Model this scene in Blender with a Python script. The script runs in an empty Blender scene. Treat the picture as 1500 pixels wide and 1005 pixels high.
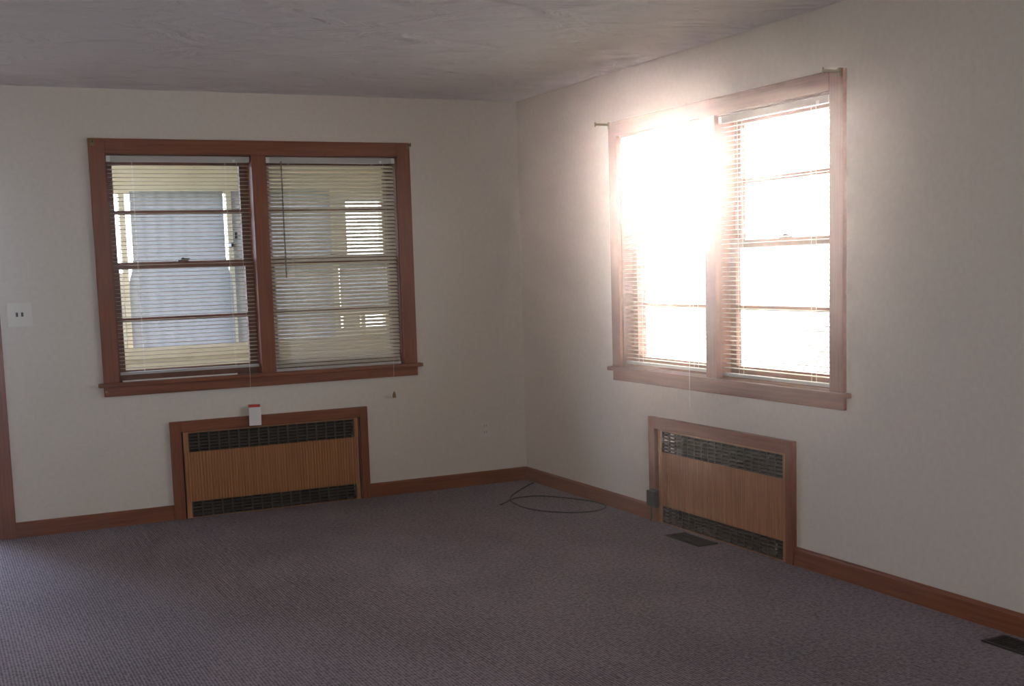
import bpy, bmesh, math, random
from mathutils import Vector, Matrix
random.seed(7)
S = bpy.context.scene
C = S.collection

# ------------------------------------------------------------------ camera
CAM = Vector((-3.5366, -7.0311, 1.395)); YAW, PIT, ROL = .4371, -.1113, -.032
fw = Vector((math.sin(YAW)*math.cos(PIT), math.cos(YAW)*math.cos(PIT), math.sin(PIT)))
rt = Vector((math.cos(YAW), -math.sin(YAW), 0)); up = rt.cross(fw)
r2 = math.cos(ROL)*rt + math.sin(ROL)*up; u2 = -math.sin(ROL)*rt + math.cos(ROL)*up
cam = bpy.data.objects.new('camera', bpy.data.cameras.new('camera')); C.objects.link(cam)
cam.matrix_world = Matrix(((r2.x, u2.x, -fw.x, CAM.x), (r2.y, u2.y, -fw.y, CAM.y), (r2.z, u2.z, -fw.z, CAM.z), (0, 0, 0, 1)))
cam.data.sensor_width = 36; cam.data.lens = 36*1769.5/1500
cam.data.shift_x = 32.27/1500; cam.data.shift_y = 87.31/1500
cam.data.clip_start = .05
S.camera = cam

# ------------------------------------------------------------------ exposure
S.view_settings.view_transform = 'Standard'; S.view_settings.look = 'None'
S.view_settings.gamma = 1; S.view_settings.use_curve_mapping = False
S.view_settings.exposure = -0.2
S.cycles.use_denoising = True
S.cycles.max_bounces = 12; S.cycles.diffuse_bounces = 7; S.cycles.transparent_max_bounces = 24
S.cycles.sample_clamp_indirect = 6

# ------------------------------------------------------------------ sky: overcast, whiter to the east, bluer to the north
SKY = 10.0
w = bpy.data.worlds.new('sky'); S.world = w; w.use_nodes = True
nt = w.node_tree; nt.nodes.clear()
wo = nt.nodes.new('ShaderNodeOutputWorld'); bg = nt.nodes.new('ShaderNodeBackground'); bg.inputs[1].default_value = SKY
tc = nt.nodes.new('ShaderNodeTexCoord'); dp = nt.nodes.new('ShaderNodeVectorMath'); dp.operation = 'DOT_PRODUCT'
dp.inputs[1].default_value = (0.80, 0.50, 0.33)
rp = nt.nodes.new('ShaderNodeValToRGB')
cr = rp.color_ramp; cr.elements[0].position = 0.0; cr.elements[0].color = (.50, .48, .45, 1)
cr.elements[1].position = 1.0; cr.elements[1].color = (1.5, 1.38, 1.22, 1)
e = cr.elements.new(.45); e.color = (.64, .66, .70, 1)
e = cr.elements.new(.68); e.color = (.86, .92, 1.05, 1)
e = cr.elements.new(.86); e.color = (1.02, .96, .90, 1)
ma = nt.nodes.new('ShaderNodeMath'); ma.operation = 'MULTIPLY_ADD'; ma.inputs[1].default_value = .5; ma.inputs[2].default_value = .5
nt.links.new(tc.outputs['Generated'], dp.inputs[0]); nt.links.new(dp.outputs['Value'], ma.inputs[0])
nt.links.new(ma.outputs[0], rp.inputs[0]); 
# the hidden sun behind the cloud, low in the north-east
nv = nt.nodes.new('ShaderNodeVectorMath'); nv.operation = 'DOT_PRODUCT'; nv.inputs[1].default_value = Vector((.565, .82, .075)).normalized()
pw = nt.nodes.new('ShaderNodeMath'); pw.operation = 'POWER'; pw.inputs[1].default_value = 1500
mc = nt.nodes.new('ShaderNodeMath'); mc.operation = 'MAXIMUM'; mc.inputs[1].default_value = 0
sc_ = nt.nodes.new('ShaderNodeVectorMath'); sc_.operation = 'SCALE'; sc_.inputs[0].default_value = (105, 75, 66)
av = nt.nodes.new('ShaderNodeVectorMath'); av.operation = 'ADD'
nt.links.new(tc.outputs['Generated'], nv.inputs[0]); nt.links.new(nv.outputs['Value'], mc.inputs[0]); nt.links.new(mc.outputs[0], pw.inputs[0])
nt.links.new(pw.outputs[0], sc_.inputs['Scale']); nt.links.new(rp.outputs[0], av.inputs[0]); nt.links.new(sc_.outputs[0], av.inputs[1])

# bluish sky glow to the north-west, added to strengthen the door light
nb2 = nt.nodes.new('ShaderNodeVectorMath'); nb2.operation = 'DOT_PRODUCT'; nb2.inputs[1].default_value = Vector((-.33, .82, .45)).normalized()
mb = nt.nodes.new('ShaderNodeMath'); mb.operation = 'MAXIMUM'; mb.inputs[1].default_value = 0
pb = nt.nodes.new('ShaderNodeMath'); pb.operation = 'POWER'; pb.inputs[1].default_value = 9
sb = nt.nodes.new('ShaderNodeVectorMath'); sb.operation = 'SCALE'; sb.inputs[0].default_value = (.75, 1.0, 1.75)
ab = nt.nodes.new('ShaderNodeVectorMath'); ab.operation = 'ADD'
nt.links.new(tc.outputs['Generated'], nb2.inputs[0]); nt.links.new(nb2.outputs['Value'], mb.inputs[0]); nt.links.new(mb.outputs[0], pb.inputs[0])
nt.links.new(pb.outputs[0], sb.inputs['Scale']); nt.links.new(av.outputs[0], ab.inputs[0]); nt.links.new(sb.outputs[0], ab.inputs[1])
nt.links.new(ab.outputs[0], bg.inputs[0]); nt.links.new(bg.outputs[0], wo.inputs[0])

def portal(name, loc, rot, sx, sy):
    l = bpy.data.lights.new(name, 'AREA'); l.shape = 'RECTANGLE'; l.size = sx; l.size_y = sy
    l.cycles.is_portal = True
    o = bpy.data.objects.new(name, l); o.location = loc; o.rotation_euler = rot; C.objects.link(o)
H = math.pi/2
portal('portal_east_window', (.16, -2.105, 1.45), (0, H, 0), 1.4, 1.8)
portal('portal_north_door', (-3.69, .17, 1.0), (-H, 0, 0), .95, 2.1)
portal('portal_north_window', (-1.69, .17, 1.45), (-H, 0, 0), 1.8, 1.4)
portal('portal_south_fill', (-3.6, -8.67, 1.35), (H, 0, 0), 3.2, 1.5)
portal('portal_west_fill', (-6.37, -7.1, 1.4), (0, -H, 0), 1.2, 1.0)

# ------------------------------------------------------------------ materials
def mat(name, col, rough=.6, metal=0, spec=.3):
    m = bpy.data.materials.new(name); m.use_nodes = True
    b = m.node_tree.nodes['Principled BSDF']
    b.inputs['Base Color'].default_value = (*col, 1); b.inputs['Roughness'].default_value = rough
    b.inputs['Metallic'].default_value = metal; b.inputs['Specular IOR Level'].default_value = spec
    return m
def nodes(m): return m.node_tree.nodes, m.node_tree.links, m.node_tree.nodes['Principled BSDF']
def vary(m, c1, c2, scale=(1, 1, 1), nscale=5, detail=4, bump=0, bdist=.002, rough=.6, lo=.35, hi=.65, dist=0):
    N, L, b = nodes(m)
    t = N.new('ShaderNodeTexCoord'); mp = N.new('ShaderNodeMapping'); mp.inputs['Scale'].default_value = scale
    n = N.new('ShaderNodeTexNoise'); n.inputs['Scale'].default_value = nscale; n.inputs['Detail'].default_value = detail
    n.inputs['Distortion'].default_value = dist
    r = N.new('ShaderNodeValToRGB'); r.color_ramp.elements[0].position = lo; r.color_ramp.elements[1].position = hi
    r.color_ramp.elements[0].color = (*c1, 1); r.color_ramp.elements[1].color = (*c2, 1)
    L.new(t.outputs['Object'], mp.inputs[0]); L.new(mp.outputs[0], n.inputs['Vector'])
    L.new(n.outputs[0], r.inputs[0]); L.new(r.outputs[0], b.inputs['Base Color'])
    if bump:
        bp = N.new('ShaderNodeBump'); bp.inputs['Strength'].default_value = bump; bp.inputs['Distance'].default_value = bdist
        L.new(n.outputs[0], bp.inputs['Height']); L.new(bp.outputs[0], b.inputs['Normal'])
    return m
M = {}
M['wall'] = vary(mat('cream_wall_paint', (.74, .69, .61), .75), (.73, .67, .60), (.77, .71, .64), nscale=40, bump=.25, bdist=.001)
# hand swirled ceiling plaster
m = M['ceiling'] = mat('swirled_ceiling_plaster', (.86, .83, .86), .85)
N, L, b = nodes(m)
t = N.new('ShaderNodeTexCoord'); mp = N.new('ShaderNodeMapping'); mp.inputs['Scale'].default_value = (1.1, 2.2, 1); mp.inputs['Rotation'].default_value = (0, 0, .5)
n1 = N.new('ShaderNodeTexNoise'); n1.inputs['Scale'].default_value = 1.9; n1.inputs['Detail'].default_value = 4; n1.inputs['Distortion'].default_value = 1.6
n2 = N.new('ShaderNodeTexNoise'); n2.inputs['Scale'].default_value = 22; n2.inputs['Detail'].default_value = 4; n2.inputs['Distortion'].default_value = 2
ad = N.new('ShaderNodeMath'); ad.operation = 'MULTIPLY_ADD'; ad.inputs[1].default_value = .05
bp = N.new('ShaderNodeBump'); bp.inputs['Strength'].default_value = 1; bp.inputs['Distance'].default_value = .09
L.new(t.outputs['Object'], mp.inputs[0]); L.new(mp.outputs[0], n1.inputs[0]); L.new(mp.outputs[0], n2.inputs[0])
L.new(n2.outputs[0], ad.inputs[0]); L.new(n1.outputs[0], ad.inputs[2]); L.new(ad.outputs[0], bp.inputs['Height']); L.new(bp.outputs[0], b.inputs['Normal'])
# loop pile carpet in fine rows
m = M['carpet'] = mat('looped_carpet', (.3, .25, .25), .95, spec=.05)
N, L, b = nodes(m)
t = N.new('ShaderNodeTexCoord')
wv = N.new('ShaderNodeTexWave'); wv.wave_type = 'BANDS'; wv.bands_direction = 'X'; wv.inputs['Scale'].default_value = 26; wv.inputs['Distortion'].default_value = .6; wv.inputs['Detail'].default_value = 1
wv.inputs['Detail Scale'].default_value = 8
vo = N.new('ShaderNodeTexVoronoi'); vo.inputs['Scale'].default_value = 95
nz = N.new('ShaderNodeTexNoise'); nz.inputs['Scale'].default_value = 60; nz.inputs['Detail'].default_value = 3
nb = N.new('ShaderNodeTexNoise'); nb.inputs['Scale'].default_value = 1.6; nb.inputs['Detail'].default_value = 3
mx = N.new('ShaderNodeMath'); mx.operation = 'MULTIPLY_ADD'; mx.inputs[1].default_value = -.9
L.new(t.outputs['Object'], wv.inputs[0]); L.new(t.outputs['Object'], vo.inputs[0]); L.new(t.outputs['Object'], nz.inputs[0]); L.new(t.outputs['Object'], nb.inputs[0])
L.new(vo.outputs[0], mx.inputs[0]); L.new(wv.outputs[1], mx.inputs[2])
r = N.new('ShaderNodeValToRGB'); r.color_ramp.elements[0].position = .28; r.color_ramp.elements[1].position = .72
r.color_ramp.elements[0].color = (.16, .134, .158, 1); r.color_ramp.elements[1].color = (.40, .34, .385, 1)
a2 = N.new('ShaderNodeMath'); a2.operation = 'MULTIPLY_ADD'; a2.inputs[1].default_value = .32
L.new(mx.outputs[0], a2.inputs[0]); L.new(nz.outputs[0], a2.inputs[2])
a3 = N.new('ShaderNodeMath'); a3.operation = 'MULTIPLY_ADD'; a3.inputs[1].default_value = .35; a3.inputs[2].default_value = -.175
a4 = N.new('ShaderNodeMath'); a4.operation = 'ADD'
L.new(nb.outputs[0], a3.inputs[0]); L.new(a2.outputs[0], a4.inputs[0]); L.new(a3.outputs[0], a4.inputs[1])
L.new(a4.outputs[0], r.inputs[0]); L.new(r.outputs[0], b.inputs['Base Color'])
bp = N.new('ShaderNodeBump'); bp.inputs['Strength'].default_value = .6; bp.inputs['Distance'].default_value = .006
L.new(mx.outputs[0], bp.inputs['Height']); L.new(bp.outputs[0], b.inputs['Normal'])

def wood(name, c1, c2, scale, rough=.45):
    return vary(mat(name, c1, rough, spec=.35), c1, c2, scale=scale, nscale=6, detail=6, bump=.15, bdist=.001, lo=.3, hi=.7, dist=.4)
W1, W2 = (.17, .046, .016), (.29, .088, .032)
M['wood_x'] = wood('stained_trim_wood_horizontal', W1, W2, (.6, 14, 14))
M['wood_z'] = wood('stained_trim_wood_vertical', W1, W2, (14, 14, .6))
M['sash'] = wood('dark_sash_wood', (.13, .045, .024), (.2, .075, .04), (4, 4, 4))
M['panel'] = wood('oak_ribbed_panel', (.30, .125, .045), (.5, .22, .085), (22, 22, .5), .55)
M['grille'] = mat('dark_bronze_grille', (.09, .068, .05), .5, .2)
M['register'] = mat('dark_brown_register', (.035, .028, .024), .6)
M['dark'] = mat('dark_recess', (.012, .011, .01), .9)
M['black'] = mat('black_rubber', (.015, .015, .016), .5)
M['white'] = mat('white_enamel', (.78, .77, .74), .4)
M['rail'] = mat('grey_white_rail_enamel', (.5, .48, .46), .45)
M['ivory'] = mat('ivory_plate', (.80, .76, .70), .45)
M['painted_plate'] = mat('wall_coloured_plate', (.77, .72, .66), .5)
M['toggle'] = mat('dark_toggle', (.06, .05, .045), .5)
M['brass'] = mat('dull_brass', (.25, .2, .1), .45, .7)
M['tassel'] = mat('brown_tassel', (.28, .15, .06), .5)
M['bronze'] = mat('dark_bronze_latch', (.03, .022, .016), .5, .1)
M['wand'] = mat('grey_wand_plastic', (.2, .18, .16), .4)
M['tagwhite'] = mat('white_card', (.85, .83, .8), .6)
M['tagred'] = mat('red_card_band', (.6, .045, .03), .5)
M['siding'] = vary(mat('cream_porch_paint', (.72, .65, .5), .7), (.69, .62, .47), (.75, .68, .53), nscale=6)
M['porchwhite'] = vary(mat('white_porch_paint', (.8, .8, .76), .7), (.76, .76, .70), (.84, .83, .78), nscale=5)
M['concrete'] = vary(mat('pale_concrete', (.78, .76, .74), .9), (.73, .71, .69), (.83, .81, .79), nscale=3)
M['lawn'] = vary(mat('lawn', (.12, .2, .05), .9), (.08, .15, .03), (.2, .28, .08), nscale=4)
# slats: slightly translucent aluminium paint
m = M['slat'] = mat('blind_slat_paint', (.74, .71, .66), .45)
N, L, b = nodes(m)
tr = N.new('ShaderNodeBsdfTranslucent'); tr.inputs[0].default_value = (.88, .82, .70, 1)
ms = N.new('ShaderNodeMixShader'); ms.inputs[0].default_value = .55
L.new(b.outputs[0], ms.inputs[1]); L.new(tr.outputs[0], ms.inputs[2]); L.new(ms.outputs[0], N['Material Output'].inputs[0])
# thin window glass
m = M['glass'] = bpy.data.materials.new('window_glass'); m.use_nodes = True
N, L = m.node_tree.nodes, m.node_tree.links; N.clear()
o_ = N.new('ShaderNodeOutputMaterial'); tr = N.new('ShaderNodeBsdfTransparent'); tr.inputs[0].default_value = (.95, .97, .96, 1)
gl = N.new('ShaderNodeBsdfGlossy'); gl.inputs['Roughness'].default_value = .02
ms = N.new('ShaderNodeMixShader'); ms.inputs[0].default_value = .03
L.new(tr.outputs[0], ms.inputs[1]); L.new(gl.outputs[0], ms.inputs[2]); L.new(ms.outputs[0], o_.inputs[0])
# sheer curtain cloth
m = M['sheer'] = mat('pale_blue_curtain_cloth', (.42, .44, .49), .9)
N, L, b = nodes(m)
tr = N.new('ShaderNodeBsdfTranslucent'); tr.inputs[0].default_value = (.10, .105, .12, 1)
ms = N.new('ShaderNodeMixShader'); ms.inputs[0].default_value = .5
L.new(b.outputs[0], ms.inputs[1]); L.new(tr.outputs[0], ms.inputs[2]); L.new(ms.outputs[0], N['Material Output'].inputs[0])

# ------------------------------------------------------------------ helpers
def box(bm, x0, x1, y0, y1, z0, z1, bev=0):
    x0, x1 = sorted((x0, x1)); y0, y1 = sorted((y0, y1)); z0, z1 = sorted((z0, z1))
    r = bmesh.ops.create_cube(bm, size=1)
    for v in r['verts']:
        v.co = Vector(((x0+x1)/2+v.co.x*(x1-x0), (y0+y1)/2+v.co.y*(y1-y0), (z0+z1)/2+v.co.z*(z1-z0)))
    if bev:
        es = {e for v in r['verts'] for e in v.link_edges}
        bmesh.ops.bevel(bm, geom=list(es), offset=bev, segments=2, affect='EDGES', profile=.7)
def tube(bm, pts, r, seg=8, closed=False):
    pts = [Vector(p) for p in pts]; rings = []
    for i, p in enumerate(pts):
        a = pts[max(i-1, 0)]; c = pts[min(i+1, len(pts)-1)]; d = (c-a).normalized()
        ref = Vector((0, 0, 1)) if abs(d.z) < .9 else Vector((1, 0, 0))
        s = d.cross(ref).normalized(); t = s.cross(d)
        rings.append([bm.verts.new(p+r*(math.cos(k*2*math.pi/seg)*s+math.sin(k*2*math.pi/seg)*t)) for k in range(seg)])
    for A, B in zip(rings, rings[1:]):
        for k in range(seg): bm.faces.new((A[k], A[(k+1) % seg], B[(k+1) % seg], B[k]))
    bm.faces.new(rings[0][::-1]); bm.faces.new(rings[-1])
def lathe(bm, prof, cx, cy, seg=16):
    rings = [[bm.verts.new((cx+r*math.cos(k*2*math.pi/seg), cy+r*math.sin(k*2*math.pi/seg), z)) for k in range(seg)] for r, z in prof]
    for A, B in zip(rings, rings[1:]):
        for k in range(seg): bm.faces.new((A[k], A[(k+1) % seg], B[(k+1) % seg], B[k]))
    bm.faces.new(rings[0][::-1]); bm.faces.new(rings[-1])
def obj(name, bm, m, parent=None, smooth=False):
    bmesh.ops.recalc_face_normals(bm, faces=bm.faces[:])
    me = bpy.data.meshes.new(name); bm.to_mesh(me); bm.free(); me.materials.append(M[m])
    if smooth:
        for p in me.polygons: p.use_smooth = True
    o = bpy.data.objects.new(name, me); C.objects.link(o); o.parent = parent
    return o
def BM(): return bmesh.new()
def boxes(name, m, parent, *bs, bev=0):
    bm = BM()
    for b_ in bs: box(bm, *b_, bev=bev)
    return obj(name, bm, m, parent)
def thing(name, label, cat, loc=(0, 0, 0), rz=0, group=None):
    o = bpy.data.objects.new(name, None); C.objects.link(o); o.location = loc; o.rotation_euler = (0, 0, rz)
    o.empty_display_size = .1
    if label: o['label'] = label; o['category'] = cat
    if group: o['group'] = group
    return o
def tag(o, label, cat, group=None):
    o['label'] = label; o['category'] = cat
    if group: o['group'] = group
    return o
def struct(o): o['kind'] = 'structure'; return o

# ------------------------------------------------------------------ dimensions
WN = (-2.638, 0)            # north window, left casing edge
WE = (0, -1.1615)           # east window, left casing edge
WW, WT, WB = 1.887, 2.1686, .7414
CASE, MUL = .085, .087; UN = (WW-2*CASE-MUL)/2
SILL, HEAD = .80, WT-.082
CN, CE = -2.2923, -1.5254   # radiator covers
CW, CT = 1.1954, .5707
H_ = 2.44; T = .15; BX = -6.2; BY = -8.5

# ------------------------------------------------------------------ room shell
bm = BM(); box(bm, BX-T, T, BY-T, T, -.12, 0); struct(obj('floor', bm, 'carpet'))
bm = BM(); box(bm, BX-T, T, BY-T, T, H_, H_+.12); struct(obj('ceiling', bm, 'ceiling'))

def wall(name, span, holes, niches, fn):
    """boxes of a wall, s = along the wall, holes = (s0,s1,z0,z1) right through, niches = not through"""
    bm = BM()
    def layer(d0, d1, hs):
        hs = sorted(hs); s = span[0]
        for a, b_, z0, z1 in hs:
            if a > s: fn(bm, s, a, d0, d1, 0, H_)
            if z0 > 0: fn(bm, a, b_, d0, d1, 0, z0)
            if z1 < H_: fn(bm, a, b_, d0, d1, z1, H_)
            s = b_
        fn(bm, s, span[1], d0, d1, 0, H_)
    if niches:
        # merge niche and window that overlap along s by cutting strips
        cuts = sorted({span[0], span[1], *[v for h in holes+niches for v in h[:2]]})
        def strips(d0, d1, hs):
            for a, b_ in zip(cuts, cuts[1:]):
                mid = (a+b_)/2; zs = sorted((h[2], h[3]) for h in hs if h[0] < mid < h[1]); z = 0
                for z0, z1 in zs:
                    if z0 > z: fn(bm, a, b_, d0, d1, z, z0)
                    z = z1
                if z < H_: fn(bm, a, b_, d0, d1, z, H_)
        strips(0, .12, holes+niches); strips(.12, T, holes)
    else: layer(0, T, holes)
    bmesh.ops.remove_doubles(bm, verts=bm.verts[:], dist=1e-5)
    return struct(obj(name, bm, 'wall'))
DX0, DX1, DH = -4.15, -3.24, 2.04
wall('wall_north', (BX, 0), [(WN[0]+CASE-.01, WN[0]+WW-CASE+.01, SILL, HEAD+.005), (DX0, DX1, 0, DH)],
     [(CN+.06, CN+CW-.06, 0, .50)], lambda bm, a, b_, d0, d1, z0, z1: box(bm, a, b_, d0, d1, z0, z1))
wall('wall_east', (-T, -BY), [(-WE[1]+CASE-.01, -WE[1]+WW-CASE+.01, SILL, HEAD+.005)],
     [(-CE+.06, -CE+CW-.06, 0, .50)], lambda bm, a, b_, d0, d1, z0, z1: box(bm, d0, d1, -a, -b_, z0, z1))
wall('wall_south', (BX-T, T), [(-5.2, -2.0, .72, 2.05)], [], lambda bm, a, b_, d0, d1, z0, z1: box(bm, a, b_, BY-d0, BY-d1, z0, z1))
wall('wall_west', (BY, T), [(-7.6, -6.6, .8, 2.0)], [], lambda bm, a, b_, d0, d1, z0, z1: box(bm, BX-d0, BX-d1, a, b_, z0, z1))

# baseboards with an eased top edge
def base(name, segs, north, m):
    bm = BM()
    for a, b_ in segs:
        prof = [(0, 0), (-.016, 0), (-.016, .074), (-.012, .081), (-.005, .0853), (0, .0853)]
        for s0, s1 in ((a, b_),):
            v = [[bm.verts.new(((s, d, z) if north else (d, s, z))) for d, z in prof] for s in (s0, s1)]
            k = len(prof)
            for i in range(k): bm.faces.new((v[0][i], v[0][(i+1) % k], v[1][(i+1) % k], v[1][i]))
            bm.faces.new(v[0]); bm.faces.new(v[1][::-1])
    struct(obj(name, bm, m))
M['wood_y'] = wood('stained_trim_wood_along_east_wall', W1, W2, (14, .6, 14))
base('baseboard_north', [(-3.15, CN), (CN+CW, 0), (BX, DX0-.09)], True, 'wood_x')
base('baseboard_east', [(0, CE), (CE-CW, BY)], False, 'wood_y')

# ------------------------------------------------------------------ windows (local: x along wall, +y outwards)
def window(name, loc, rz):
    r = thing(name, None, None, loc, rz); struct(r)
    y0 = -.022
    zb = SILL+.018
    def casing(a, b_, z0, z1, m):
        bm = BM(); box(bm, a, b_, y0, 0, z0, z1, bev=.004)
        return obj('casing', bm, m, r)
    casing(0, CASE, zb, WT, 'wood_z'); casing(WW-CASE, WW, zb, WT, 'wood_z')
    casing(CASE, WW-CASE, WT-.082, WT, 'wood_x')
    bm = BM(); box(bm, CASE+UN, CASE+UN+MUL, y0, T-.02, zb, WT-.082, bev=.004); obj('mullion', bm, 'wood_z', r)
    bm = BM(); box(bm, -.03, WW+.03, -.042, 0, SILL-.004, zb, bev=.006); obj('stool', bm, 'wood_x', r)
    bm = BM(); box(bm, 0, WW, -.02, 0, WB, SILL-.004, bev=.004); obj('apron', bm, 'wood_x', r)
    bm = BM()
    box(bm, CASE-.01, CASE+.004, 0, T, SILL, HEAD); box(bm, WW-CASE-.004, WW-CASE+.01, 0, T, SILL, HEAD)
    box(bm, CASE+.004, WW-CASE-.004, 0, T, HEAD-.006, HEAD+.005)
    box(bm, CASE+.004, WW-CASE-.004, 0, T+.03, SILL, zb)
    obj('jamb', bm, 'sash', r)
    for k in (0, 1):
        a = CASE+.005 if k == 0 else CASE+UN+MUL; b_ = a+UN-.005
        mid = 1.47
        for nm, s0, s1, mz, y in (('upper', mid-.018, HEAD-.006, 1.769, .098), ('lower', zb, mid+.018, 1.163, .066)):
            bm = BM(); d = .03; st = .045
            box(bm, a, a+st, y, y+d, s0, s1); box(bm, b_-st, b_, y, y+d, s0, s1)
            lo = .034 if nm == 'upper' else .06; hi = .045 if nm == 'upper' else .034
            box(bm, a+st, b_-st, y, y+d, s0, s0+lo); box(bm, a+st, b_-st, y, y+d, s1-hi, s1)
            box(bm, a+st, b_-st, y, y+d, mz-.011, mz+.011)
            sh = obj('sash', bm, 'sash', r)
            for z0, z1 in ((s0+lo, mz-.011), (mz+.011, s1-hi)):
                boxes('pane', 'glass', sh, (a+st, b_-st, y+.013, y+.017, z0, z1))
            if nm == 'lower':
                c = (a+b_)/2; bm = BM()
                box(bm, c-.03, c+.03, y-.002, y+d, s1, s1+.006); lathe(bm, [(.010, s1+.006), (.010, s1+.016), (.006, s1+.02)], c, y+.012)
                box(bm, c-.004, c+.038, y-.004, y+.008, s1+.008, s1+.016)
                obj('sash_lock', bm, 'bronze', sh)
    return r
win = window('window_1', (WN[0], 0, 0), 0)
boxes('sill_line_strip', 'ivory', win, (CASE+.02, .76, .004, .016, SILL+.018, SILL+.026), bev=.002)  # thin pale strip added to draw the bright line along the sill
window('window_2', (0, WE[1], 0), -H)

# ------------------------------------------------------------------ venetian blinds
def blind(loc, rz, label, x0, x1, zbot, tilt, pitch=.0222, wand=None, cord=None, group='venetian blinds', jit=0.0):
    """x0..x1 in window-local coordinates; origin of the thing at its head rail"""
    R_ = Matrix.Rotation(rz, 3, 'Z'); top = HEAD-.008
    root = thing('venetian_blind', label, 'window blind', Vector(loc)+R_ @ Vector((x0, 0, zbot)), rz, group)
    wd = x1-x0; zt = top-zbot
    bm = BM(); box(bm, 0, wd, .004, .034, zt-.034, zt, bev=.003)
    hr = obj('headrail', bm, 'rail', root)
    bm = BM()
    bm.free()
    for xa in (0, wd-.022): boxes('bracket', 'white', hr, (xa, xa+.022, .001, .0045, zt-.034, zt-.002), bev=.001)
    boxes('cord_lock', 'white', hr, (wd-.10, wd-.085, .0, .005, zt-.034, zt-.018))
    bm = BM(); n = 4; half = .0125; yc = .021
    z = zt-.034-.019; bottom = .016
    ct, st = math.cos(tilt), math.sin(tilt)
    while z > bottom+.008:
        dz = random.uniform(-jit, jit); ta = tilt+random.uniform(-.03, .03); ct, st = math.cos(ta), math.sin(ta)
        sag = random.uniform(-.0015, .0015)
        rows = []
        for xx in (0.006, wd/2, wd-.006):
            row = []
            for j in range(n+1):
                s = -half+2*half*j/n; crown = .0022*(1-(s/half)**2)
                row.append((xx, yc+s*ct-crown*st, z+dz+(sag if xx == wd/2 else 0)+s*st+crown*ct))
            rows.append(row)
        th = .0005
        V = [[[bm.verts.new((p[0], p[1], p[2]+o)) for p in row] for row in rows] for o in (th, -th)]
        for q in (0, 1):
            for j in range(n):
                bm.faces.new((V[0][q][j], V[0][q+1][j], V[0][q+1][j+1], V[0][q][j+1]))
                bm.faces.new((V[1][q][j], V[1][q][j+1], V[1][q+1][j+1], V[1][q+1][j]))
            bm.faces.new((V[0][q][0], V[1][q][0], V[1][q+1][0], V[0][q+1][0]))
            bm.faces.new((V[0][q][n], V[0][q+1][n], V[1][q+1][n], V[1][q][n]))
        z -= pitch
    obj('slats', bm, 'slat', root, True)
    bm = BM(); box(bm, .004, wd-.004, yc-.012, yc+.012, 0, bottom, bev=.003); obj('bottom_rail', bm, 'rail', root)
    bm = BM()
    for xx in (.14, wd-.14):
        for yy in (yc-.0135, yc+.0135): box(bm, xx-.0007, xx+.0007, yy-.0005, yy+.0005, bottom-.004, zt-.03)
    obj('ladder_cord', bm, 'white', root)
    if wand:
        bm = BM(); tube(bm, [(wand[0]-x0, -.004, zt-.026), (wand[0]-x0-.001, -.008, zt-.05), (wand[0]-x0-.003, -.014, wand[1]-zbot)], .004, 6)
        obj('tilt_wand', bm, 'wand', root)
    if cord:
        xx = cord[0]-x0; bm = BM()
        tube(bm, [(xx, .001, zt-.03), (xx, -.02, zt-.12), (xx+.002, -.047, SILL+.02-zbot), (xx, -.047, SILL-.05-zbot), (xx-.002, -.046, cord[1]-zbot)], .0011, 5)
        obj('lift_cord', bm, 'ivory', root)
    return root
NW = (WN[0], 0, 0); EW = (0, WE[1], 0)
ua = (CASE+.008, CASE+UN-.004); ub = (CASE+UN+MUL+.004, WW-CASE-.008)
GN = 'venetian blinds of the two double windows'
blind(NW, 0, 'open white blind with level slats, in the left half of the left window', *ua, .856, math.radians(2), cord=(.818, .64), group=GN)
blind(NW, 0, 'half closed cream blind with a dark tilt wand, right half of left window', *ub, .818, math.radians(39), wand=(1.081, 1.373), cord=(1.716, .65), group=GN, jit=.001)
blind(EW, -H, 'glaring white blind in the half of the bright right window nearest the room corner', *ua, .838, math.radians(2), cord=(.79, .66), group=GN)
blind(EW, -H, 'glaring white blind in the right half of the bright right window, farther from the corner', *ub, .83, math.radians(2), group=GN)

# cord pull and warning tag on the two left-window cords
t = thing('warning_tag', 'small white tag with a red top band hanging over the left radiator cover', 'tag', (-1.802, -.046, .515))
bm = BM(); box(bm, -.036, .036, -.0012, .0012, 0, .108, bev=.0008); obj('card', bm, 'tagwhite', t)
bm = BM(); box(bm, -.038, .030, -.0035, .0035, .108, .124, bev=.001); obj('red_band', bm, 'tagred', t)
t.rotation_euler = (0, math.radians(1.5), 0)
bm = BM(); lathe(bm, [(.003, .652), (.006, .646), (.010, .632), (.0115, .618), (.009, .614)], -.924, -.046, 14)
o = tag(obj('cord_tassel', bm, 'tassel', None, True), 'tiny brown cord knob hanging below the right end of the left window', 'cord pull')

# curtain rod brackets at the window corners
def bracket(loc, rz, label, ln=.09):
    t = thing('curtain_bracket', label, 'curtain bracket', loc, rz, 'curtain rod brackets at the window corners')
    bm = BM(); box(bm, -.009, .009, -.003, 0, -.022, .014, bev=.001); obj('back_plate', bm, 'brass', t)
    bm = BM(); box(bm, -.002, .002, -ln, -.003, -.006, .006); box(bm, -.002, .002, -ln, -ln+.006, -.012, .012); obj('arm', bm, 'brass', t)
bracket((WN[0]+.022, -.022, WT-.02), 0, 'small rod bracket on the top left corner of the left window casing', .05)
bracket((WN[0]+WW-.01, -.022, WT-.016), 0, 'small rod bracket on the top right corner of the left window casing', .05)
bracket((-.022, WE[1]-.012, WT-.012), -H, 'rod bracket sticking out at the left top corner of the bright right window', .09)
bracket((-.022, WE[1]-WW+.02, WT-.012), -H, 'rod bracket sticking out at the right top corner of the bright right window', .09)

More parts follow.
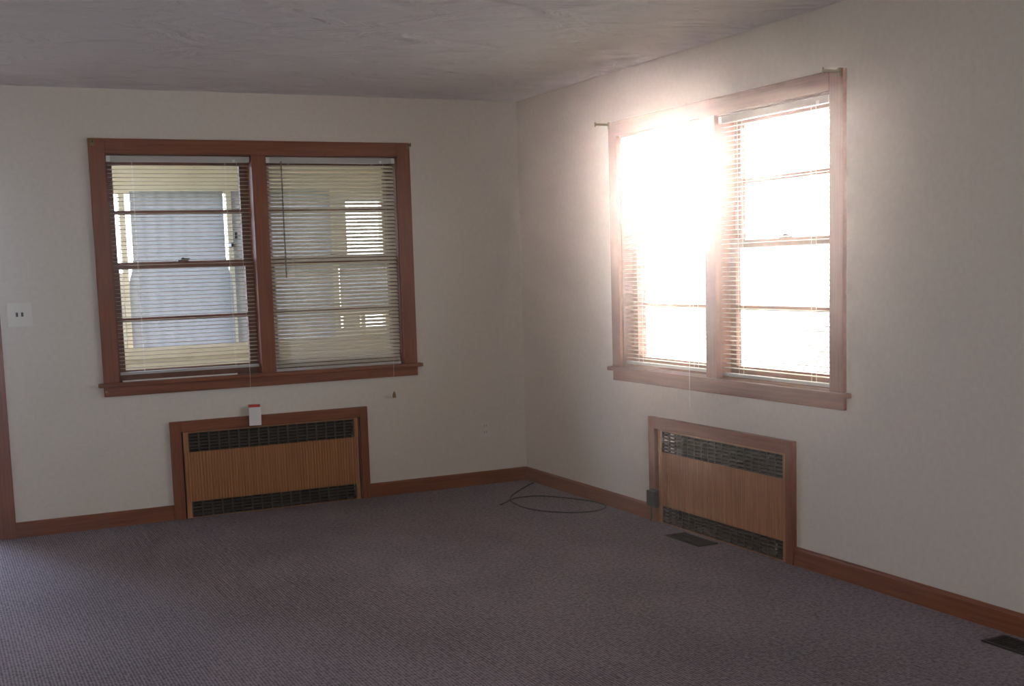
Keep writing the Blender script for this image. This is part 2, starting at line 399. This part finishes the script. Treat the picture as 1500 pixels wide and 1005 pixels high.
# ------------------------------------------------------------------ radiator covers
def cover(loc, rz, label):
    r = thing('radiator_cover', label, 'radiator cover', loc, rz, 'wood framed radiator covers below the windows')
    fl, fr_, ft = .062, .05, .062; y0 = -.026
    bm = BM(); box(bm, 0, fl, y0, 0, 0, CT, bev=.003); obj('side_frame', bm, 'wood_z', r)
    bm = BM(); box(bm, CW-fr_, CW, y0, 0, 0, CT, bev=.003); obj('side_frame', bm, 'wood_z', r)
    bm = BM(); box(bm, fl, CW-fr_, y0, 0, CT-ft, CT, bev=.003); obj('top_frame', bm, 'wood_x', r)
    a, b_ = fl+.011, CW-fr_-.011; zt = CT-ft-.004
    g0, g1, h0, h1 = .386, .499, .003, .096
    ga, gb = a+.028, b_-.022
    yf = -.012
    # ribbed panel between the grilles
    bm = BM(); z0, z1 = h1, g0; nr = 62; pts = []
    for i in range(nr):
        xa = a+(b_-a)*i/nr; w_ = (b_-a)/nr
        pts += [(xa+w_*.08, yf+.004), (xa+w_*.22, yf), (xa+w_*.78, yf), (xa+w_*.92, yf+.004)]
    pts = [(a, yf+.004)]+pts+[(b_, yf+.004), (b_, .01), (a, .01)]
    va = [bm.verts.new((x, y, z0)) for x, y in pts]; vb = [bm.verts.new((x, y, z1)) for x, y in pts]; k = len(pts)
    for i in range(k): bm.faces.new((va[i], va[(i+1) % k], vb[(i+1) % k], vb[i]))
    bm.faces.new(va[::-1]); bm.faces.new(vb)
    obj('ribbed_panel', bm, 'panel', r)
    bm = BM()
    box(bm, a, ga, yf, .01, g0, zt); box(bm, gb, b_, yf, .01, g0, zt); box(bm, ga, gb, yf, .01, g1, zt)
    box(bm, a, ga, yf, .01, 0, h1); box(bm, gb, b_, yf, .01, 0, h1); box(bm, ga, gb, yf, .01, 0, h0)
    obj('panel_rail', bm, 'panel', r)
    for z0, z1, rows in ((g0, g1, 6), (h0, h1, 5)):
        bm = BM()
        for i in range(rows+1):
            z = z0+(z1-z0)*i/rows
            v = [(ga, -.008, z-.0045), (gb, -.008, z-.0045), (gb, .004, z+.002), (ga, .004, z+.002)]
            q = [bm.verts.new(p) for p in v]+[bm.verts.new((p[0], p[1], p[2]+.0035)) for p in v]
            for f in ((0, 1, 2, 3), (7, 6, 5, 4), (0, 4, 5, 1), (1, 5, 6, 2), (2, 6, 7, 3), (3, 7, 4, 0)): bm.faces.new([q[j] for j in f])
        nv = 17
        for i in range(nv+1):
            x = ga+.004+(gb-ga-.008)*i/nv; box(bm, x-.004, x+.004, -.006, .006, z0, z1)
        obj('grille', bm, 'grille', r)
    # convector standing in the recess behind the grilles
    bm = BM()
    for i in range(60):
        x = ga+.02+(gb-ga-.04)*i/59; box(bm, x-.001, x+.001, .03, .10, .11, .2)
    tube(bm, [(ga+.005, .065, .155), (gb-.005, .065, .155)], .011, 10)
    obj('convector', bm, 'grille', r)
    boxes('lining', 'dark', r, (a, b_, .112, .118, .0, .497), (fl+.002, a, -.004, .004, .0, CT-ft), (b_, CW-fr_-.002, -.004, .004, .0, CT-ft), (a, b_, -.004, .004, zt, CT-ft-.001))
    return r
cover((CN, 0, 0), 0, 'oak radiator cover with ribbed panel and dark grilles under the left window')
cover((0, CE, 0), -H, 'oak radiator cover under the bright right window, with a black adapter at its corner')

# ------------------------------------------------------------------ wall plates
t = thing('light_switch', 'double toggle light switch plate on the left wall by the door casing', 'light switch', (-3.051, 0, 1.156))
bm = BM(); box(bm, -.063, .063, -.009, 0, 0, .130, bev=.002); obj('plate', bm, 'ivory', t)
for dx in (-.0135, .0135):
    bm = BM(); box(bm, dx-.006, dx+.006, -.0105, -.009, .055, .078); q = obj('toggle', bm, 'toggle', t)
    boxes('lever', 'toggle', q, (dx-.004, dx+.004, -.019, -.008, .066, .075))
t = thing('wall_outlet', 'pale outlet plate low on the left wall, near the room corner', 'outlet', (-.293, 0, .303))
bm = BM(); box(bm, -.035, .035, -.005, 0, 0, .115, bev=.002); obj('plate', bm, 'painted_plate', t)
for z in (.036, .078):
    bm = BM(); box(bm, -.017, .017, -.0075, -.005, z-.014, z+.014, bev=.002); q = obj('socket', bm, 'painted_plate', t)
    boxes('slots', 'toggle', q, (-.009, -.006, -.0079, -.0074, z-.006, z+.006), (.006, .009, -.0079, -.0074, z-.005, z+.005))
t = thing('power_adapter', 'black power adapter on the left side of the right radiator cover', 'power adapter', (-.0262, -1.598, .09))
bm = BM(); box(bm, -.033, -.010, -.030, .05, 0, .084, bev=.005); obj('body', bm, 'black', t)
bm = BM(); box(bm, -.010, 0, -.026, .044, -.008, .09, bev=.003); obj('base_plate', bm, 'black', t)
bm = BM(); tube(bm, [(-.02, .02, .004), (-.02, .022, -.03), (-.014, .028, -.06), (-.016, .034, -.086)], .0045, 8); obj('lead', bm, 'black', t, True)

# ------------------------------------------------------------------ black cable on the carpet
def unp(u, v, z=.0045):
    d = fw + r2*((u-750+32.268)/1769.5) - u2*((v-502.5-87.31)/1769.5)
    k = (z-CAM.z)/d.z; p = CAM+k*d
    return Vector((min(p.x, -.024), min(p.y, -.024), z))
CABLE = [(-.03, -.16), (-.11, -.23), (-.22, -.34), (-.34, -.47), (-.42, -.60), (-.445, -.72), (-.45, -.86), (-.41, -1.0), (-.31, -1.12),
         (-.19, -1.17), (-.09, -1.14), (-.035, -1.07), (-.03, -.95), (-.06, -.84), (-.13, -.70), (-.22, -.58), (-.31, -.565), (-.41, -.615), (-.505, -.68)]
def catmull(P, n=8):
    out = []
    for i in range(len(P)-1):
        a, b_, c, d = P[max(i-1, 0)], P[i], P[i+1], P[min(i+2, len(P)-1)]
        for k in range(n):
            s = k/n
            out.append(.5*((2*b_)+(-a+c)*s+(2*a-5*b_+4*c-d)*s*s+(-a+3*b_-3*c+d)*s**3))
    return out+[P[-1]]
pp = catmull([Vector((x, y, .004)) for x, y in CABLE]); nn = len(pp)
for i, p in enumerate(pp):
    if i > nn*.84: p.z = .004+.008*math.exp(-((i-nn*.93)/5)**2)
t = thing('black_cable', 'thin black cable looped on the carpet near the room corner', 'cable', (-.25, -.7, 0))
bm = BM(); tube(bm, [p-Vector((-.25, -.7, 0)) for p in pp], .0038, 8); obj('cord', bm, 'black', t, True)
bm = BM(); q = pp[-1]-Vector((-.25, -.7, 0)); dd = (pp[-1]-pp[-3]).normalized()
tube(bm, [q, q+dd*.03], .0055, 8); obj('connector', bm, 'black', t)

# ------------------------------------------------------------------ floor registers
def register(loc, label):
    t = thing('floor_register', label, 'floor vent', loc, 0, 'dark floor registers along the right wall')
    bm = BM(); hx, hy = .058, .145
    for b_ in ((-hx, hx, -hy, -hy+.014), (-hx, hx, hy-.014, hy), (-hx, -hx+.012, -hy+.014, hy-.014), (hx-.012, hx, -hy+.014, hy-.014)): box(bm, *b_, 0, .006)
    obj('frame', bm, 'register', t)
    bm = BM(); k = 16
    for i in range(k): y = -hy+.02+(2*hy-.04)*i/(k-1); box(bm, -hx+.012, hx-.012, y-.0025, y+.0025, .001, .005)
    box(bm, -.002, .002, -hy+.014, hy-.014, .001, .0052)
    obj('louvers', bm, 'register', t)
    boxes('duct', 'dark', t, (-hx+.012, hx-.012, -hy+.014, hy-.014, .0, .0008))
register((-.112, -2.045, 0), 'dark floor register in the carpet before the right radiator cover')
register((-.112, -4.085, 0), 'dark floor register at the right edge of the photo, beside the baseboard')

# ------------------------------------------------------------------ glazed door left of the frame
r = struct(thing('door_1', None, None, (DX0, 0, 0)))
dw = DX1-DX0
bm = BM(); box(bm, dw, dw+.09, -.02, 0, 0, DH+.09, bev=.004); box(bm, -.09, 0, -.02, 0, 0, DH+.09, bev=.004); obj('casing', bm, 'wood_z', r)
bm = BM(); box(bm, 0, dw, -.02, 0, DH, DH+.09, bev=.004); obj('head_casing', bm, 'wood_x', r)
bm = BM(); box(bm, .0, .015, 0, T, 0, DH); box(bm, dw-.015, dw, 0, T, 0, DH); box(bm, .015, dw-.015, 0, T, DH-.015, DH); obj('jamb', bm, 'sash', r)
bm = BM(); y0, y1 = .105, .14
box(bm, .016, .08, y0, y1, .01, DH-.016); box(bm, dw-.08, dw-.016, y0, y1, .01, DH-.016)
box(bm, .08, dw-.08, y0, y1, .01, .12); box(bm, .08, dw-.08, y0, y1, DH-.09, DH-.016); box(bm, .08, dw-.08, y0, y1, 1.0, 1.05)
o = obj('storm_door', bm, 'white', r)
boxes('pane', 'glass', o, (.08, dw-.08, .12, .124, .12, 1.0), (.08, dw-.08, .12, .124, 1.05, DH-.09))
# unseen windows added for fill light, behind and left of the camera
def plain_window(name, loc, rz, w_, z0, z1):
    r = struct(thing(name, None, None, loc, rz))
    for b_ in ((-.08, 0, z0-.08, z1+.08), (w_, w_+.08, z0-.08, z1+.08), (0, w_, z1, z1+.08), (0, w_, max(0, z0-.08), z0)):
        boxes('casing', 'wood_z', r, (b_[0], b_[1], -.02, 0, b_[2], b_[3]))
    h = w_/2
    o = boxes('sash', 'sash', r, (0, .05, .06, .1, z0, z1), (w_-.05, w_, .06, .1, z0, z1), (.05, w_-.05, .06, .1, z0, z0+.05), (.05, w_-.05, .06, .1, z1-.05, z1), (h-.03, h+.03, .06, .1, z0+.05, z1-.05))
    for a, b_ in ((.05, h-.03), (h+.03, w_-.05)): boxes('pane', 'glass', o, (a, b_, .078, .082, z0+.05, z1-.05))
plain_window('fill_window_3', (-2.0, BY, 0), math.pi, 3.2, .72, 2.05)
plain_window('fill_window_4', (BX, -7.6, 0), H, 1.0, .8, 2.0)

# ------------------------------------------------------------------ porch beyond the left window
PY = 2.2; PE = .14
r = thing('enclosed_porch', 'cream painted enclosed porch seen through the blinds of the left window', 'porch', (-1.5, T, -.15))
def P(name, m, *bs):
    return boxes(name, m, r, *[(b_[0]+1.5, b_[1]+1.5, b_[2]-T, b_[3]-T, b_[4]+.15, b_[5]+.15) for b_ in bs])
P('porch_floor', 'concrete', (-4.4, PE, T, PY+.15, -.15, -.02))
P('roof', 'porchwhite', (-2.62, PE+.05, T, PY+.4, 2.36, 2.46))
P('header', 'siding', (-2.62, PE, PY, PY+.1, 2.02, 2.36))
P('knee_wall', 'siding', (-2.55, PE, PY, PY+.1, -.02, .80), (-2.55, PE, PY-.035, PY+.12, .80, .885))
for a, b_ in ((-2.62, -2.50), (-2.165, -2.125), (-1.375, -1.285), (-.585, -.51), (-.13, -.02), (PE-.06, PE)):
    P('post', 'siding', (a, b_, PY, PY+.08, .885, 2.02))
P('side_wall', 'siding', (-2.62, -2.57, T, PY, -.02, .9))
P('side_wall', 'siding', (PE-.08, PE, T, PY, -.02, 2.36))
for b_ in ((-.51, -.13, PY+.01, PY+.06, 1.44, 1.52), (-1.285, -.585, PY+.01, PY+.06, 1.44, 1.5), (-.51, -.13, PY+.01, PY+.06, 1.045, 1.09), (-.33, -.30, PY+.01, PY+.06, .885, 1.045)): P('cross_rail', 'siding', b_)
for b_ in ((-2.50, -2.205, PY+.04, PY+.05, 1.44, 2.02), (-2.50, -2.165, PY+.04, PY+.05, .885, 1.44), (-.51, -.13, PY+.03, PY+.04, .885, .955), (-.48, -.34, PY+.03, PY+.04, .955, 1.045), (-.51, -.42, PY+.03, PY+.04, 1.52, 2.02), (-.42, -.13, PY+.03, PY+.04, 1.95, 2.02), (-.02, PE-.06, PY+.03, PY+.04, .885, 2.02)): P('infill_panel', 'porchwhite', b_)
for b_ in ((-1.345, -1.325, PY-.085, PY-.06, 1.675, 1.72), (-1.375, -1.355, PY-.085, PY, 1.615, 1.645)): P('door_catch', 'bronze', b_)
def curtain(label, x0, x1, z0, z1, y, pinch, grp='pale curtains in the porch openings'):
    bm = BM(); nx, nz_ = 60, 14; g = []
    for j in range(nz_+1):
        z = z0+(z1-z0)*j/nz_; k = j/nz_; ins = pinch*max(0, min(1, (k-.42)/.12))
        row = []
        for i in range(nx+1):
            s = i/nx; x = x0+ins+(x1-x0-2*ins)*s
            row.append(bm.verts.new((x, y+.004*math.sin(s*2*math.pi*7+.6*math.sin(k*3))+.002*math.sin(s*41), z)))
        g.append(row)
    for j in range(nz_):
        for i in range(nx): bm.faces.new((g[j][i], g[j][i+1], g[j+1][i+1], g[j+1][i]))
    tag(obj('curtain', bm, 'sheer', None, True), label, 'curtain', grp)
curtain('pale blue curtain hanging in the porch, seen through the left half of the left window', -2.135, -1.372, .887, 2.03, PY-.05, .04)
curtain('pale curtain hanging in the porch, seen through the right half of the left window', -1.35, -.575, .887, 2.03, PY-.05, .0)
curtain('small pale curtain low in the porch, behind the right end of the left window', -.515, -.125, 1.09, 1.46, PY-.03, .0)

# unseen dark wall, added to cut off the door light from the west
M['block_wall'] = vary(mat('dark_block_wall', (.1, .06, .045), .85), (.075, .045, .035), (.12, .075, .055), nscale=9)
boxes('light_block_wall', 'block_wall', None, (-4.5, -4.3, T, 2.2, -.3, 4.2))['kind'] = 'structure'
# ------------------------------------------------------------------ ground outside
bm = BM(); box(bm, -14, T, T+2.3, 30, -.32, -.3); struct(obj('lawn', bm, 'lawn'))
bm = BM(); box(bm, -14, .15, -30, BY-T, -.32, -.3); struct(obj('bounce_slab', bm, 'concrete'))  # unseen pale ground, added to bounce light onto the ceiling
bm = BM(); box(bm, .15, 40, -30, 30, -.32, -.3); struct(obj('driveway', bm, 'concrete'))

# ------------------------------------------------------------------ scattering volume added for the lens glare around the right window
m = bpy.data.materials.new('glare_scatter'); m.use_nodes = True
N, L = m.node_tree.nodes, m.node_tree.links; N.clear()
o_ = N.new('ShaderNodeOutputMaterial'); vs = N.new('ShaderNodeVolumeScatter')
vs.inputs['Density'].default_value = .017; vs.inputs['Anisotropy'].default_value = .95
L.new(vs.outputs[0], o_.inputs['Volume']); M['glare_volume'] = m
bm = BM(); box(bm, BX+.01, -.06, BY+.01, -.06, .03, H_-.01); o = obj('glare_volume', bm, 'glare_volume'); o['kind'] = 'stuff'
tag(o, 'thin scattering volume added for the lens glare around the bright right window', 'glare_volume')
